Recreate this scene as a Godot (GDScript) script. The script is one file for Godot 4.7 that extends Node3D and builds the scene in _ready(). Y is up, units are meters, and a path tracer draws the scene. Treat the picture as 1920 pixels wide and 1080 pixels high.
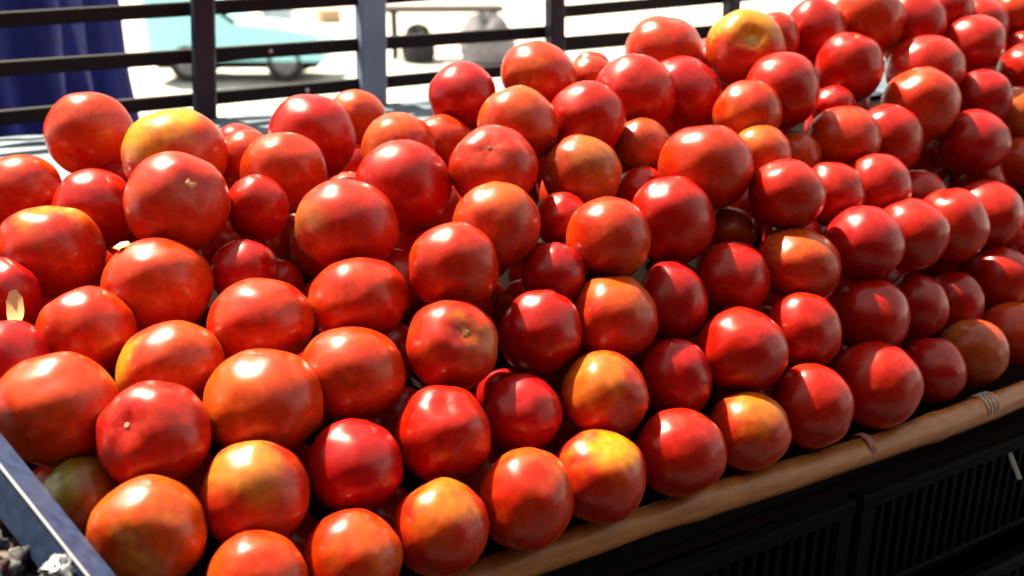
extends Node3D
# A heap of tomatoes on a market cart with a slatted steel fence behind.

var rng := RandomNumberGenerator.new()
var noise := FastNoiseLite.new()
var fine := FastNoiseLite.new()
var M := {}
var used := {}
var last_pole := 0.0

func V(x, y, z) -> Vector3:
	return Vector3(x, y, z)

# ------------------------------------------------------------------ helpers
func numbered(called: String) -> String:
	if not used.has(called):
		used[called] = 0
		return called
	used[called] += 1
	return "%s_%03d" % [called, used[called]]

func tag(o, label := "", category := "", group := "", kind := ""):
	if label: o.set_meta("label", label)
	if category: o.set_meta("category", category)
	if group: o.set_meta("group", group)
	if kind: o.set_meta("kind", kind)
	return o

func base(called: String, at := Vector3.ZERO, turn := 0.0) -> Node3D:
	var o := Node3D.new()
	o.name = numbered(called)
	add_child(o)
	o.position = at
	o.rotation.y = turn
	return o

func put(called: String, mesh: Mesh, mat: Material, parent: Node = self) -> MeshInstance3D:
	var o := MeshInstance3D.new()
	o.name = numbered(called) if parent == self else called
	o.mesh = mesh
	o.material_override = mat
	o.cast_shadow = GeometryInstance3D.SHADOW_CASTING_SETTING_ON
	parent.add_child(o, true)
	return o

func begin() -> SurfaceTool:
	var st := SurfaceTool.new()
	st.begin(Mesh.PRIMITIVE_TRIANGLES)
	return st

func done(st: SurfaceTool) -> ArrayMesh:
	st.generate_normals()
	return st.commit()

func quad(st: SurfaceTool, a: Vector3, b: Vector3, c: Vector3, d: Vector3):
	# a b c d clockwise seen from the front
	st.add_vertex(a); st.add_vertex(b); st.add_vertex(c)
	st.add_vertex(a); st.add_vertex(c); st.add_vertex(d)

# box with chamfered edges, in the frame t
func add_box(st: SurfaceTool, t: Transform3D, size: Vector3, ch := 0.002):
	st.set_smooth_group(-1)
	var h := size * 0.5
	ch = minf(ch, minf(h.x, minf(h.y, h.z)) * 0.9)
	var pts := PackedVector3Array()
	for sx in [-1, 1]:
		for sy in [-1, 1]:
			for sz in [-1, 1]:
				pts.append(V(sx * h.x, sy * (h.y - ch), sz * (h.z - ch)))
				pts.append(V(sx * (h.x - ch), sy * h.y, sz * (h.z - ch)))
				pts.append(V(sx * (h.x - ch), sy * (h.y - ch), sz * h.z))
	var f := func(idx: Array):
		var c := Vector3.ZERO
		for i in idx: c += pts[i]
		c /= idx.size()
		var n: Vector3 = (pts[idx[1]] - pts[idx[0]]).cross(pts[idx[2]] - pts[idx[0]])
		if n.dot(c) > 0.0: idx.reverse()
		for i in range(1, idx.size() - 1):
			st.add_vertex(t * pts[idx[0]]); st.add_vertex(t * pts[idx[i]]); st.add_vertex(t * pts[idx[i + 1]])
	var id := func(sx, sy, sz, k): return ((sx * 4 + sy * 2 + sz) * 3 + k)
	for s in [0, 1]:
		f.call([id.call(s,0,0,0), id.call(s,1,0,0), id.call(s,1,1,0), id.call(s,0,1,0)])
		f.call([id.call(0,s,0,1), id.call(1,s,0,1), id.call(1,s,1,1), id.call(0,s,1,1)])
		f.call([id.call(0,0,s,2), id.call(1,0,s,2), id.call(1,1,s,2), id.call(0,1,s,2)])
	for a in [0, 1]:
		for b in [0, 1]:
			f.call([id.call(a,b,0,0), id.call(a,b,1,0), id.call(a,b,1,1), id.call(a,b,0,1)])
			f.call([id.call(a,0,b,0), id.call(a,1,b,0), id.call(a,1,b,2), id.call(a,0,b,2)])
			f.call([id.call(0,a,b,1), id.call(1,a,b,1), id.call(1,a,b,2), id.call(0,a,b,2)])
			for c in [0, 1]:
				f.call([id.call(a,b,c,0), id.call(a,b,c,1), id.call(a,b,c,2)])

func box(size: Vector3, ch := 0.002, t := Transform3D.IDENTITY) -> ArrayMesh:
	var st := begin()
	add_box(st, t, size, ch)
	return done(st)

# frame whose x axis runs from a to b, y as near up as it can
func span(a: Vector3, b: Vector3, up := Vector3.UP) -> Transform3D:
	var x := (b - a).normalized()
	var z := x.cross(up).normalized()
	var y := z.cross(x)
	return Transform3D(Basis(x, y, z), (a + b) * 0.5)

func bar(a: Vector3, b: Vector3, hgt: float, dep: float, ch := 0.0015) -> ArrayMesh:
	return box(V(a.distance_to(b), hgt, dep), ch, span(a, b))

# round tube through points with radii
func tube(pts: Array, rad: Array, sides := 12, wob := 0.0) -> ArrayMesh:
	var st := begin()
	st.set_smooth_group(0)
	var n := pts.size()
	for i in n:
		var d: Vector3 = (pts[mini(i + 1, n - 1)] - pts[maxi(i - 1, 0)]).normalized()
		var s := d.cross(Vector3.UP if absf(d.y) < 0.9 else Vector3.RIGHT).normalized()
		var u := s.cross(d)
		for k in sides:
			var a := TAU * k / sides
			var o := s * cos(a) + u * sin(a)
			var r: float = rad[i]
			if wob > 0.0: r *= 1.0 + wob * fine.get_noise_3d(pts[i].x * 9.0 + o.x, pts[i].z * 9.0 + o.y, o.z + 7.0)
			st.set_uv(Vector2(float(k) / sides, i * 0.1))
			st.add_vertex(pts[i] + o * r)
	for i in n - 1:
		for k in sides:
			var k2 := (k + 1) % sides
			var a := i * sides + k; var b := i * sides + k2
			var c := (i + 1) * sides + k2; var e := (i + 1) * sides + k
			st.add_index(a); st.add_index(c); st.add_index(b)
			st.add_index(a); st.add_index(e); st.add_index(c)
	for e in 2:
		var c := n * sides + e
		st.add_vertex(pts[0] if e == 0 else pts[n - 1])
		for k in sides:
			var k2 := (k + 1) % sides
			var o := 0 if e == 0 else (n - 1) * sides
			if e == 0:
				st.add_index(c); st.add_index(o + k); st.add_index(o + k2)
			else:
				st.add_index(c); st.add_index(o + k2); st.add_index(o + k)
	st.generate_normals()
	return st.commit()

func noise_tex(freq: float, lo: Color, hi: Color, size := 512, sd := 1, oct := 4, as_normal := false, bump := 4.0) -> NoiseTexture2D:
	var n := FastNoiseLite.new()
	n.noise_type = FastNoiseLite.TYPE_SIMPLEX_SMOOTH
	n.frequency = freq
	n.seed = sd
	n.fractal_octaves = oct
	var t := NoiseTexture2D.new()
	t.width = size; t.height = size
	t.seamless = true
	t.noise = n
	if as_normal:
		t.as_normal_map = true
		t.bump_strength = bump
	else:
		var g := Gradient.new()
		g.set_color(0, lo); g.set_color(1, hi)
		t.color_ramp = g
	return t

# linear base colour to a material
func mat(lin: Color, rough := 0.6, metal := 0.0, spec := 0.5) -> StandardMaterial3D:
	var m := StandardMaterial3D.new()
	m.albedo_color = lin.linear_to_srgb()
	m.roughness = rough
	m.metallic = metal
	m.metallic_specular = spec
	return m

func grain(m: StandardMaterial3D, tex: Texture2D, scale: float) -> StandardMaterial3D:
	m.albedo_texture = tex
	m.uv1_triplanar = true
	m.uv1_world_triplanar = true
	m.uv1_scale = Vector3.ONE * scale
	return m

# ------------------------------------------------------------------ tomatoes
const PAL := {
	# kind: [main, second, patch, patch reach (cosine), patch weight]
	"r": [Color(.48, .005, .003), Color(.54, .016, .004), Color(.56, .09, .012), 2.0, 0.0],
	"o": [Color(.55, .018, .003), Color(.60, .062, .005), Color(.62, .14, .008), .64, .40],
	"c": [Color(.43, .004, .004), Color(.50, .009, .005), Color(.45, .03, .02), 2.0, 0.0],
	"O": [Color(.54, .014, .004), Color(.58, .040, .005), Color(.60, .10, .008), .58, .75],
	"a": [Color(.56, .045, .005), Color(.60, .085, .007), Color(.62, .14, .010), .45, .8],
	"t": [Color(.44, .045, .008), Color(.48, .080, .012), Color(.47, .13, .020), .25, .9],
	"y": [Color(.54, .016, .004), Color(.58, .045, .005), Color(.58, .16, .010), .70, .9],
	"Y": [Color(.56, .022, .004), Color(.60, .06, .006), Color(.68, .26, .008), .50, 1.0],
	"Y3": [Color(.55, .020, .004), Color(.59, .055, .006), Color(.68, .30, .010), .48, 1.0],
	"Y2": [Color(.54, .018, .004), Color(.58, .04, .006), Color(.70, .26, .005), .76, 1.0],
	"P": [Color(.52, .018, .004), Color(.57, .045, .006), Color(.58, .19, .022), .72, .95],
	"L": [Color(.54, .028, .005), Color(.58, .07, .008), Color(.64, .30, .015), .72, 1.0],
	"z": [Color(.54, .016, .004), Color(.59, .05, .006), Color(.66, .28, .012), .88, 1.0],
	"T": [Color(.49, .012, .005), Color(.55, .03, .007), Color(.48, .15, .03), .72, .9],
	"G": [Color(.58, .060, .004), Color(.62, .12, .006), Color(.44, .19, .02), .90, .7],
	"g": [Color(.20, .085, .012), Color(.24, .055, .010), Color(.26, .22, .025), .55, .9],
	"s": [Color(.54, .016, .005), Color(.58, .055, .007), Color(.58, .18, .05), .92, .6],
	"R": [Color(.52, .016, .005), Color(.59, .06, .007), Color(.60, .20, .02), .84, .6],
	"d": [Color(.52, .012, .006), Color(.57, .04, .008), Color(.46, .05, .04), .94, .5],
	"D": [Color(.50, .010, .005), Color(.56, .03, .006), Color(.52, .07, .05), .92, .5],
}

func tomato_mesh(r: float, flat: float, kind: String, patch: Vector3, sd: int, nu := 46, nv := 30) -> ArrayMesh:
	var st := begin()
	st.set_smooth_group(0)
	var pal: Array = PAL[kind]
	var lr := RandomNumberGenerator.new()
	lr.seed = sd * 977 + 13
	var lobes := lr.randi_range(4, 6)
	var lobe_amp := lr.randf_range(0.004, 0.022)
	var phase := lr.randf() * TAU
	var dim := lr.randf_range(0.05, 0.10) if kind != "Y" else 0.20
	if kind in ["P"]: dim = -0.10
	var tip := lr.randf_range(-0.02, 0.035)
	var off := V(lr.randf() * 50.0, lr.randf() * 50.0, lr.randf() * 50.0)
	var ripe := lr.randf_range(-0.25, 0.25)
	for j in nv + 1:
		var th := PI * j / nv
		for i in nu:
			if (j == 0 or j == nv) and i > 0: continue
			var ph := TAU * i / nu
			var dir := V(sin(th) * cos(ph), cos(th), sin(th) * sin(ph))
			var q := 1.0
			q -= dim * exp(-pow(th / 0.30, 2.0))
			q += 0.022 * exp(-pow((th - 0.62) / 0.35, 2.0))
			q += tip * exp(-pow((PI - th) / 0.35, 2.0))
			q += lobe_amp * cos(lobes * ph + phase) * pow(sin(th), 1.2) * (0.55 + 0.45 * cos(th))
			q += 0.05 * noise.get_noise_3dv(dir * 0.9 + off)
			var p := dir * q
			p.y *= flat
			# ripeness colour, blotchy, and a shoulder patch with an uneven outline
			var n1 := noise.get_noise_3dv(dir * 1.3 + off * 1.7)
			var n2 := fine.get_noise_3dv(dir * 3.0 + off)
			var k := clampf(0.40 + ripe + n1 * 0.7 + n2 * 0.30, 0.0, 1.0)
			var c: Color = pal[0].lerp(pal[1], k)
			var reach: float = pal[3]
			if reach < 1.5:
				var cs := dir.dot(patch) + n1 * 0.34 + n2 * 0.16
				var w: float = smoothstep(reach - 0.22, reach + 0.30, cs) * pal[4]
				c = c.lerp(pal[2], w)
			# faint pale flecks of the skin
			var fl := fine.get_noise_3dv(dir * 11.0 + off)
			if fl > 0.42: c = c.lerp(Color(.62, .22, .06), (fl - 0.42) * 0.5)
			st.set_color(c)
			st.add_vertex(p * r)
	var idx := func(j, i):
		if j == 0: return 0
		if j == nv: return 1 + (nv - 1) * nu
		return 1 + (j - 1) * nu + (i % nu)
	for j in nv:
		for i in nu:
			var a: int = idx.call(j, i); var b: int = idx.call(j, i + 1)
			var c: int = idx.call(j + 1, i + 1); var e: int = idx.call(j + 1, i)
			if j > 0:
				st.add_index(a); st.add_index(b); st.add_index(c)
			if j < nv - 1:
				st.add_index(a); st.add_index(c); st.add_index(e)
	last_pole = flat * r * (1.0 - dim + 0.05 * noise.get_noise_3dv(Vector3.UP * 0.9 + off))
	st.generate_normals()
	return st.commit()

func axis_basis(a: Vector3, spin: float) -> Basis:
	var y := a.normalized()
	var x := y.cross(Vector3.FORWARD if absf(y.z) < 0.9 else Vector3.RIGHT).normalized()
	var b := Basis(x, y, x.cross(y))
	return b * Basis(Vector3.UP, spin)

# small star-shaped scar pressed into the shoulder
func scar_mesh(r: float, rays: int, hgt: float, sd: int) -> ArrayMesh:
	var st := begin()
	st.set_smooth_group(0)
	var n := 30
	st.add_vertex(V(0, hgt, 0))
	for ring in 3:
		for i in n:
			var a := TAU * i / n
			var q: float = [0.35, 0.75, 1.0][ring]
			var w := 1.0 + (0.12 * cos(rays * a + sd) + 0.14 * fine.get_noise_2d(i * 31.0, sd * 17.0)) * (1.0 if ring > 0 else 0.2)
			var y: float = [hgt * 0.4, hgt * 0.9, -hgt * 0.8][ring]
			st.add_vertex(V(cos(a) * r * q * w, y, sin(a) * r * q * w))
	for i in n:
		st.add_index(0); st.add_index(1 + i); st.add_index(1 + (i + 1) % n)
		for ring in 2:
			var a := 1 + ring * n + i; var b := 1 + ring * n + (i + 1) % n
			st.add_index(a); st.add_index(a + n); st.add_index(b + n)
			st.add_index(a); st.add_index(b + n); st.add_index(b)
	st.generate_normals()
	return st.commit()

# curled flake: a bent strip with thickness
func flake_mesh(l: float, w: float, curl: float, sd: int) -> ArrayMesh:
	var st := begin()
	st.set_smooth_group(0)
	var n := 8
	for side in 2:
		for i in n + 1:
			var u := float(i) / n
			var hw := w * 0.5 * (0.25 + 0.9 * sin(PI * clampf(u * 0.9 + 0.08, 0, 1))) * (1.0 + 0.3 * fine.get_noise_2d(i * 41.0, sd * 9.0))
			for k in 3:
				var s := k - 1.0
				st.add_vertex(V(s * hw, curl * (u * u + 0.5 * s * s * u) - side * 0.0006, (u - 0.5) * l))
	var m := (n + 1) * 3
	for i in n:
		for k in 2:
			var a := i * 3 + k
			st.add_index(a); st.add_index(a + 1); st.add_index(a + 4)
			st.add_index(a); st.add_index(a + 4); st.add_index(a + 3)
			st.add_index(m + a); st.add_index(m + a + 4); st.add_index(m + a + 1)
			st.add_index(m + a); st.add_index(m + a + 3); st.add_index(m + a + 4)
	st.generate_normals()
	return st.commit()

var TOM := [
	[1, V(-0.3795, 1.1202, -0.8972), 0.0384, 0.975, V(-0.37, -0.49, 0.79), V(-0.22, -0.43, -0.88), "o", "orange-red tomato on the top edge of the heap, in front of the dark blue cover"],
	[2, V(-0.2905, 1.1114, -0.8510), 0.0445, 0.907, V(-0.20, 0.98, 0.07), V(-0.32, 0.93, 0.18), "Y3", "large yellow-topped tomato in front of the dark post at the left"],
	[3, V(-0.2623, 1.0927, -0.7629), 0.0406, 0.920, V(0.54, 0.62, 0.56), V(0.45, -0.85, -0.28), "s", "big glossy tomato with a pale stem scar, just below the large yellow-topped tomato"],
	[4, V(-0.4175, 1.0829, -0.8334), 0.0328, 1.000, V(0.16, -0.81, 0.57), V(-0.24, 0.83, -0.51), "o", "bright orange-red tomato at the left edge, just below the pale blue sheet"],
	[5, V(-0.3496, 1.0743, -0.8137), 0.0331, 1.000, V(0.66, -0.02, -0.75), V(-0.25, 0.11, 0.96), "r", "red tomato left of the big glossy one with the pale stem scar"],
	[6, V(-0.1976, 1.0955, -0.8509), 0.0369, 0.975, V(0.22, -0.92, 0.34), V(0.03, -0.12, -0.99), "o", "shiny orange-topped tomato right of the large yellow-topped one"],
	[7, V(-0.2408, 1.0967, -0.8952), 0.0280, 1.000, V(-0.24, -0.81, 0.53), V(0.52, -0.58, -0.63), "o", "orange tomato tucked behind the shiny orange-topped one, right of the dark post"],
	[8, V(-0.1864, 1.1115, -0.9277), 0.0408, 0.951, V(-0.55, -0.42, -0.72), V(-0.75, 0.60, 0.28), "r", "red tomato at the crest, just left of the small amber one below the fence"],
	[9, V(-0.1532, 1.1179, -0.9850), 0.0294, 1.000, V(0.05, -0.87, 0.50), V(0.37, -0.05, -0.93), "a", "small amber-orange tomato at the crest below the middle of the fence"],
	[10, V(-0.1008, 1.1089, -0.8838), 0.0333, 1.000, V(-0.01, -0.84, 0.55), V(-0.56, 0.65, 0.52), "o", "orange-red tomato at the crest, right of the small amber one"],
	[11, V(-0.0661, 1.1036, -0.9319), 0.0285, 1.000, V(0.47, -0.80, 0.36), V(0.79, -0.49, 0.37), "o", "orange tomato half hidden beneath the crimson one against the fence"],
	[12, V(-0.0481, 1.1444, -0.9692), 0.0328, 0.938, V(0.22, -0.96, -0.18), V(-0.68, 0.73, 0.05), "c", "round crimson tomato standing alone against the fence, second slat behind it"],
	[13, V(0.0262, 1.1596, -0.9977), 0.0385, 0.806, V(-0.17, -0.98, -0.11), V(-0.45, -0.16, 0.88), "o", "flattened orange-red tomato perched at the crest beside the third fence post"],
	[14, V(-0.0912, 1.0921, -0.8158), 0.0400, 1.000, V(0.34, -0.84, 0.42), V(0.26, -0.80, -0.54), "r", "large red tomato below the crest, left of the one with a tiny dark scar"],
	[15, V(-0.0157, 1.1059, -0.8264), 0.0369, 0.920, V(-0.08, 0.71, 0.70), V(-0.00, 0.98, 0.21), "d", "large tomato with a tiny dark scar dot, below the crest centre"],
	[16, V(0.0048, 1.1287, -0.8904), 0.0362, 0.987, V(0.21, -0.43, 0.88), V(-0.19, 0.98, 0.04), "o", "brownish orange-red tomato directly above the one with the tiny dark scar"],
	[17, V(0.0674, 1.1266, -0.9221), 0.0353, 1.116, V(-0.48, -0.86, -0.18), V(-0.39, -0.44, 0.81), "r", "bright red upright tomato above the tan tomato in the upper middle"],
	[18, V(0.0807, 1.1486, -1.0381), 0.0244, 1.000, V(0.45, -0.89, -0.11), V(-0.77, -0.58, 0.25), "o", "small orange tomato peeping out right of the flattened crest tomato"],
	[19, V(0.1204, 1.1400, -0.9904), 0.0404, 1.000, V(-0.40, -0.39, -0.83), V(0.78, -0.62, 0.11), "r", "deep red tomato below the lone orange-red one standing before the fence gap"],
	[20, V(0.1753, 1.1314, -1.0435), 0.0401, 1.000, V(0.42, 0.36, -0.84), V(-0.35, 0.48, 0.80), "c", "dull crimson tomato leaning behind the deep red one in the upper middle"],
	[21, V(0.0609, 1.0931, -0.8628), 0.0340, 1.000, V(0.80, -0.47, -0.37), V(0.88, 0.41, 0.24), "t", "tan-orange tomato with a pointed top in the upper middle of the heap"],
	[22, V(0.1217, 1.0991, -0.9386), 0.0289, 1.000, V(0.36, -0.86, 0.37), V(-0.47, -0.88, -0.03), "t", "small brownish-orange tomato shaded between the tan one and its right neighbours"],
	[23, V(0.1194, 1.0657, -0.8996), 0.0245, 1.000, V(-0.41, -0.60, -0.69), V(0.86, -0.41, 0.29), "r", "little red tomato sunk deep, right of the pointed tan-orange one"],
	[24, V(0.1650, 1.1691, -1.1088), 0.0420, 0.868, V(0.19, 0.98, 0.10), V(0.98, -0.19, -0.02), "o", "lone orange-red tomato on the crest in front of the last fence gap"],
	[25, V(0.2451, 1.1748, -1.0787), 0.0408, 0.920, V(-0.03, 0.46, 0.89), V(-0.10, 0.94, 0.32), "Y", "yellow-orange tomato with a green stem scar facing out, on the crest"],
	[26, V(0.2870, 1.1765, -1.1337), 0.0289, 1.130, V(-0.19, -0.92, -0.35), V(0.17, 0.51, -0.84), "o", "orange-red tomato hidden behind the yellow one with the green stem scar"],
	[27, V(0.2172, 1.1497, -1.1348), 0.0241, 1.053, V(-0.09, -0.96, 0.25), V(0.67, -0.60, -0.44), "r", "small pinkish red tomato between the lone crest one and the yellow one"],
	[28, V(0.2717, 1.1422, -1.0165), 0.0367, 1.016, V(0.17, -0.78, 0.60), V(0.09, 0.65, 0.75), "r", "glossy red tomato just below right of the yellow one with the stem scar"],
	[29, V(0.3423, 1.1810, -1.1687), 0.0356, 1.127, V(-0.07, -0.98, 0.18), V(0.38, -0.71, 0.60), "r", "red tomato on the crest, right of the yellow one with the stem scar"],
	[30, V(0.4113, 1.1922, -1.2002), 0.0430, 0.954, V(0.78, -0.14, 0.61), V(0.18, -0.81, -0.56), "o", "orange-topped red tomato at the top edge, above the upright plum-shaped one"],
	[31, V(0.4792, 1.1836, -1.2414), 0.0411, 1.000, V(0.20, -0.93, 0.30), V(-0.58, 0.72, 0.39), "r", "dark red tomato at the top edge, right of the orange-topped one"],
	[32, V(0.3654, 1.1501, -1.1060), 0.0359, 1.103, V(0.10, 0.98, 0.18), V(-1.00, 0.05, -0.09), "r", "upright plum-shaped red tomato with a dimpled top, at the upper right"],
	[33, V(0.4696, 1.1416, -1.1598), 0.0429, 0.909, V(0.24, -0.97, 0.07), V(-0.83, -0.32, 0.47), "r", "red tomato right of the upright plum-shaped one, across a dark gap"],
	[34, V(0.5503, 1.1652, -1.2258), 0.0361, 0.887, V(0.28, -0.96, 0.04), V(-0.76, -0.31, -0.58), "r", "small glossy red tomato near the top right corner, whole and unobstructed"],
	[35, V(0.5890, 1.1806, -1.3009), 0.0345, 0.875, V(-0.39, -0.90, 0.16), V(-0.02, 0.91, -0.41), "r", "red tomato showing only its streaked top above the small glossy one"],
	[36, V(0.6457, 1.1900, -1.3279), 0.0336, 1.000, V(-0.08, -0.83, 0.54), V(0.12, 0.14, -0.98), "o", "orange-pink tomato cut off by the top right corner"],
	[37, V(0.6428, 1.1478, -1.2892), 0.0258, 1.000, V(-0.40, -0.88, 0.26), V(-0.54, 0.64, 0.54), "r", "little red tomato at the right edge, upper of two near the corner"],
	[38, V(0.6262, 1.1310, -1.2376), 0.0333, 0.958, V(-0.03, -0.96, -0.26), V(0.49, 0.86, -0.15), "r", "red tomato cut by the right edge, above the smooth orange one"],
	[39, V(0.5927, 1.0872, -1.1782), 0.0342, 0.980, V(0.08, -1.00, 0.01), V(-0.07, 0.24, 0.97), "a", "smooth orange tomato cut by the right edge, upper right of the heap"],
	[40, V(0.4425, 1.1139, -1.0915), 0.0415, 0.955, V(-0.46, 0.89, -0.00), V(0.12, -0.99, -0.00), "o", "shiny red tomato with an orange glint, below the one across the dark gap"],
	[41, V(0.5370, 1.1099, -1.1539), 0.0340, 0.962, V(-0.41, -0.77, 0.48), V(0.41, -0.30, -0.86), "c", "dull crimson tomato left of the smooth orange one at the right edge"],
	[42, V(0.5045, 1.0726, -1.0901), 0.0388, 0.903, V(0.14, -0.97, 0.18), V(0.20, -0.64, -0.74), "c", "wide crimson tomato below the dull one, near the right edge"],
	[43, V(0.3353, 1.0930, -1.0084), 0.0382, 0.864, V(0.16, -0.99, -0.03), V(0.80, -0.19, -0.56), "o", "left one of two tomatoes pressed together under the dried grey calyx"],
	[44, V(0.3933, 1.0855, -1.0446), 0.0360, 1.017, V(0.31, -0.92, 0.24), V(0.71, -0.41, 0.57), "r", "right one of two tomatoes pressed together under the dried grey calyx"],
	[45, V(0.5332, 1.0237, -1.1236), 0.0327, 0.940, V(0.79, 0.42, 0.44), V(0.22, 0.30, 0.93), "r", "small orange-topped tomato below the wide crimson one near the right edge"],
	[46, V(0.5887, 1.0385, -1.1402), 0.0303, 1.000, V(-0.22, -0.87, 0.44), V(-0.45, 0.51, -0.73), "o", "orange-red tomato cut by the right edge, below the smooth orange one"],
	[47, V(0.2277, 1.1269, -0.9696), 0.0331, 0.933, V(0.58, -0.81, -0.01), V(-0.32, -0.28, 0.91), "o", "red tomato with a bright glint below the glossy one under the yellow tomato"],
	[48, V(0.2032, 1.0967, -1.0931), 0.0312, 0.880, V(0.26, -0.95, 0.17), V(-0.09, 0.45, 0.89), "o", "small orange-streaked tomato between the dull crimson and bright-glint ones"],
	[49, V(0.3403, 1.1165, -1.0660), 0.0230, 0.947, V(0.19, -0.98, 0.04), V(-0.28, -0.50, 0.82), "c", "purplish tomato deep in the gap below the upright plum-shaped one"],
	[50, V(0.1739, 1.0932, -0.8846), 0.0420, 0.939, V(-0.10, 0.98, -0.15), V(-0.25, -0.36, -0.90), "o", "big bright red tomato with an orange left side, right of centre"],
	[51, V(0.2310, 1.0958, -0.9213), 0.0287, 0.963, V(0.46, 0.62, -0.63), V(-0.86, 0.52, 0.01), "a", "orange-streaked tomato just behind the big bright red one"],
	[52, V(0.2833, 1.0781, -0.9863), 0.0251, 1.000, V(0.18, 0.88, -0.45), V(-0.20, -0.98, -0.09), "o", "small orange-pink tomato behind the orange-streaked one, right of centre"],
	[53, V(0.2445, 1.0714, -0.8700), 0.0336, 0.939, V(-0.21, -0.92, 0.33), V(0.86, 0.47, -0.21), "r", "front left tomato of the short row beneath the dried grey calyx pair"],
	[54, V(0.3039, 1.0575, -0.9269), 0.0298, 1.018, V(0.42, -0.90, 0.13), V(0.68, -0.70, -0.24), "r", "middle tomato of the short row beneath the dried grey calyx pair"],
	[55, V(0.3568, 1.0558, -0.9580), 0.0335, 1.000, V(0.20, -0.97, -0.17), V(-0.68, 0.18, 0.71), "r", "wide red tomato third in the short row beneath the calyx pair"],
	[56, V(0.4268, 1.0297, -1.0242), 0.0276, 1.000, V(-0.11, -0.87, 0.48), V(0.57, 0.67, 0.48), "r", "small red tomato ending the short row beneath the calyx pair"],
	[57, V(0.2013, 1.0330, -0.8891), 0.0242, 0.870, V(-0.13, -0.99, -0.01), V(0.08, 0.42, -0.91), "a", "small amber tomato in a dark hollow below the big bright red one"],
	[58, V(0.2516, 1.0171, -0.8361), 0.0366, 0.877, V(-0.16, -0.98, -0.07), V(0.00, 0.98, 0.21), "O", "orange-topped tomato with a streaky highlight, in front of the long overlapping row"],
	[59, V(0.3189, 1.0260, -0.8702), 0.0357, 0.942, V(0.03, -1.00, -0.08), V(0.07, 0.51, 0.86), "c", "first, nearest tomato in the long overlapping row of four at the right"],
	[60, V(0.3751, 1.0241, -0.9046), 0.0343, 0.969, V(-0.24, 0.74, -0.62), V(-0.77, 0.32, 0.55), "r", "second tomato in the long overlapping row of four at the right"],
	[61, V(0.4392, 1.0144, -0.9656), 0.0354, 1.065, V(-0.24, 0.97, 0.01), V(-0.74, -0.46, 0.49), "r", "third tomato in the long overlapping row of four at the right"],
	[62, V(0.4968, 1.0118, -1.0139), 0.0358, 1.033, V(0.10, -0.86, 0.50), V(-0.05, 0.32, 0.95), "r", "fourth, farthest tomato in the long overlapping row of four at the right"],
	[63, V(0.1893, 1.0110, -0.8154), 0.0329, 0.985, V(-0.58, -0.69, -0.43), V(-0.16, 0.70, -0.70), "r", "red tomato with a pinkish sheen, left of the orange-topped streaky one"],
	[64, V(0.5042, 0.9537, -0.9806), 0.0343, 0.948, V(-0.19, -0.98, 0.01), V(-0.04, 0.81, 0.59), "r", "red tomato at the right, below the far end of the overlapping row"],
	[65, V(0.5728, 0.9557, -1.0581), 0.0240, 1.000, V(-0.02, 0.97, -0.24), V(-0.01, -0.56, 0.83), "r", "red tomato barely showing at the right edge, middle height"],
	[66, V(0.3219, 0.9681, -0.8391), 0.0338, 0.985, V(0.68, -0.63, -0.38), V(-0.92, 0.36, -0.15), "r", "nearest of three tomatoes in a line two rows above the pole's right end"],
	[67, V(0.3851, 0.9557, -0.8954), 0.0294, 1.074, V(0.29, -0.90, 0.33), V(0.42, 0.49, 0.77), "c", "middle of three tomatoes in a line two rows above the pole's right end"],
	[68, V(0.4389, 0.9409, -0.9368), 0.0296, 1.115, V(-0.31, -0.95, 0.02), V(0.43, -0.52, 0.74), "c", "farthest of three tomatoes in a line two rows above the pole's right end"],
	[69, V(0.5020, 0.9122, -0.9337), 0.0321, 0.964, V(-0.02, -0.97, -0.24), V(0.19, 0.95, -0.24), "o", "orange-topped tomato at the right edge above the tied end of the pole"],
	[70, V(0.4403, 0.9139, -0.8819), 0.0322, 1.000, V(-0.51, -0.27, -0.81), V(-0.89, -0.07, -0.44), "t", "tan-brown tomato touching the wooden pole near its tied end"],
	[71, V(0.1858, 0.9738, -0.7473), 0.0370, 0.937, V(-0.16, -0.78, 0.60), V(0.74, -0.29, -0.61), "r", "wide red tomato with a folded pink highlight, second row above the pole"],
	[72, V(0.2468, 0.9734, -0.7888), 0.0315, 1.077, V(0.20, -0.98, 0.08), V(0.18, 0.09, -0.98), "r", "red tomato directly right of the wide one with the folded highlight"],
	[73, V(0.3147, 0.9244, -0.7867), 0.0375, 1.000, V(0.02, 0.46, -0.89), V(-0.48, 0.85, 0.21), "r", "large red tomato at the pole, left neighbour but one of the tan-brown one"],
	[74, V(0.3901, 0.9095, -0.8499), 0.0297, 1.000, V(0.18, 0.72, -0.67), V(0.95, -0.04, -0.30), "c", "dull red tomato squeezed between the large one at the pole and the tan-brown one"],
	[75, V(0.2457, 0.9274, -0.7421), 0.0337, 1.028, V(0.03, -1.00, -0.04), V(-0.22, -0.53, 0.82), "r", "round red tomato at the pole, right of the ochre-capped one"],
	[76, V(0.1855, 0.9248, -0.7028), 0.0323, 0.944, V(-0.14, -0.96, 0.25), V(0.25, 0.92, 0.31), "y", "ochre-capped tomato at the wooden pole, middle of the front row"],
	[77, V(0.1238, 0.9321, -0.6559), 0.0321, 1.053, V(0.91, 0.17, -0.37), V(-0.20, 0.25, -0.95), "r", "plain red tomato at the pole between the yellow-capped and the ochre-capped ones"],
	[78, V(0.0615, 0.9361, -0.6149), 0.0331, 0.953, V(0.05, 0.98, 0.18), V(0.10, 0.96, 0.25), "Y2", "bright yellow-capped tomato at the wooden pole"],
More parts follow.
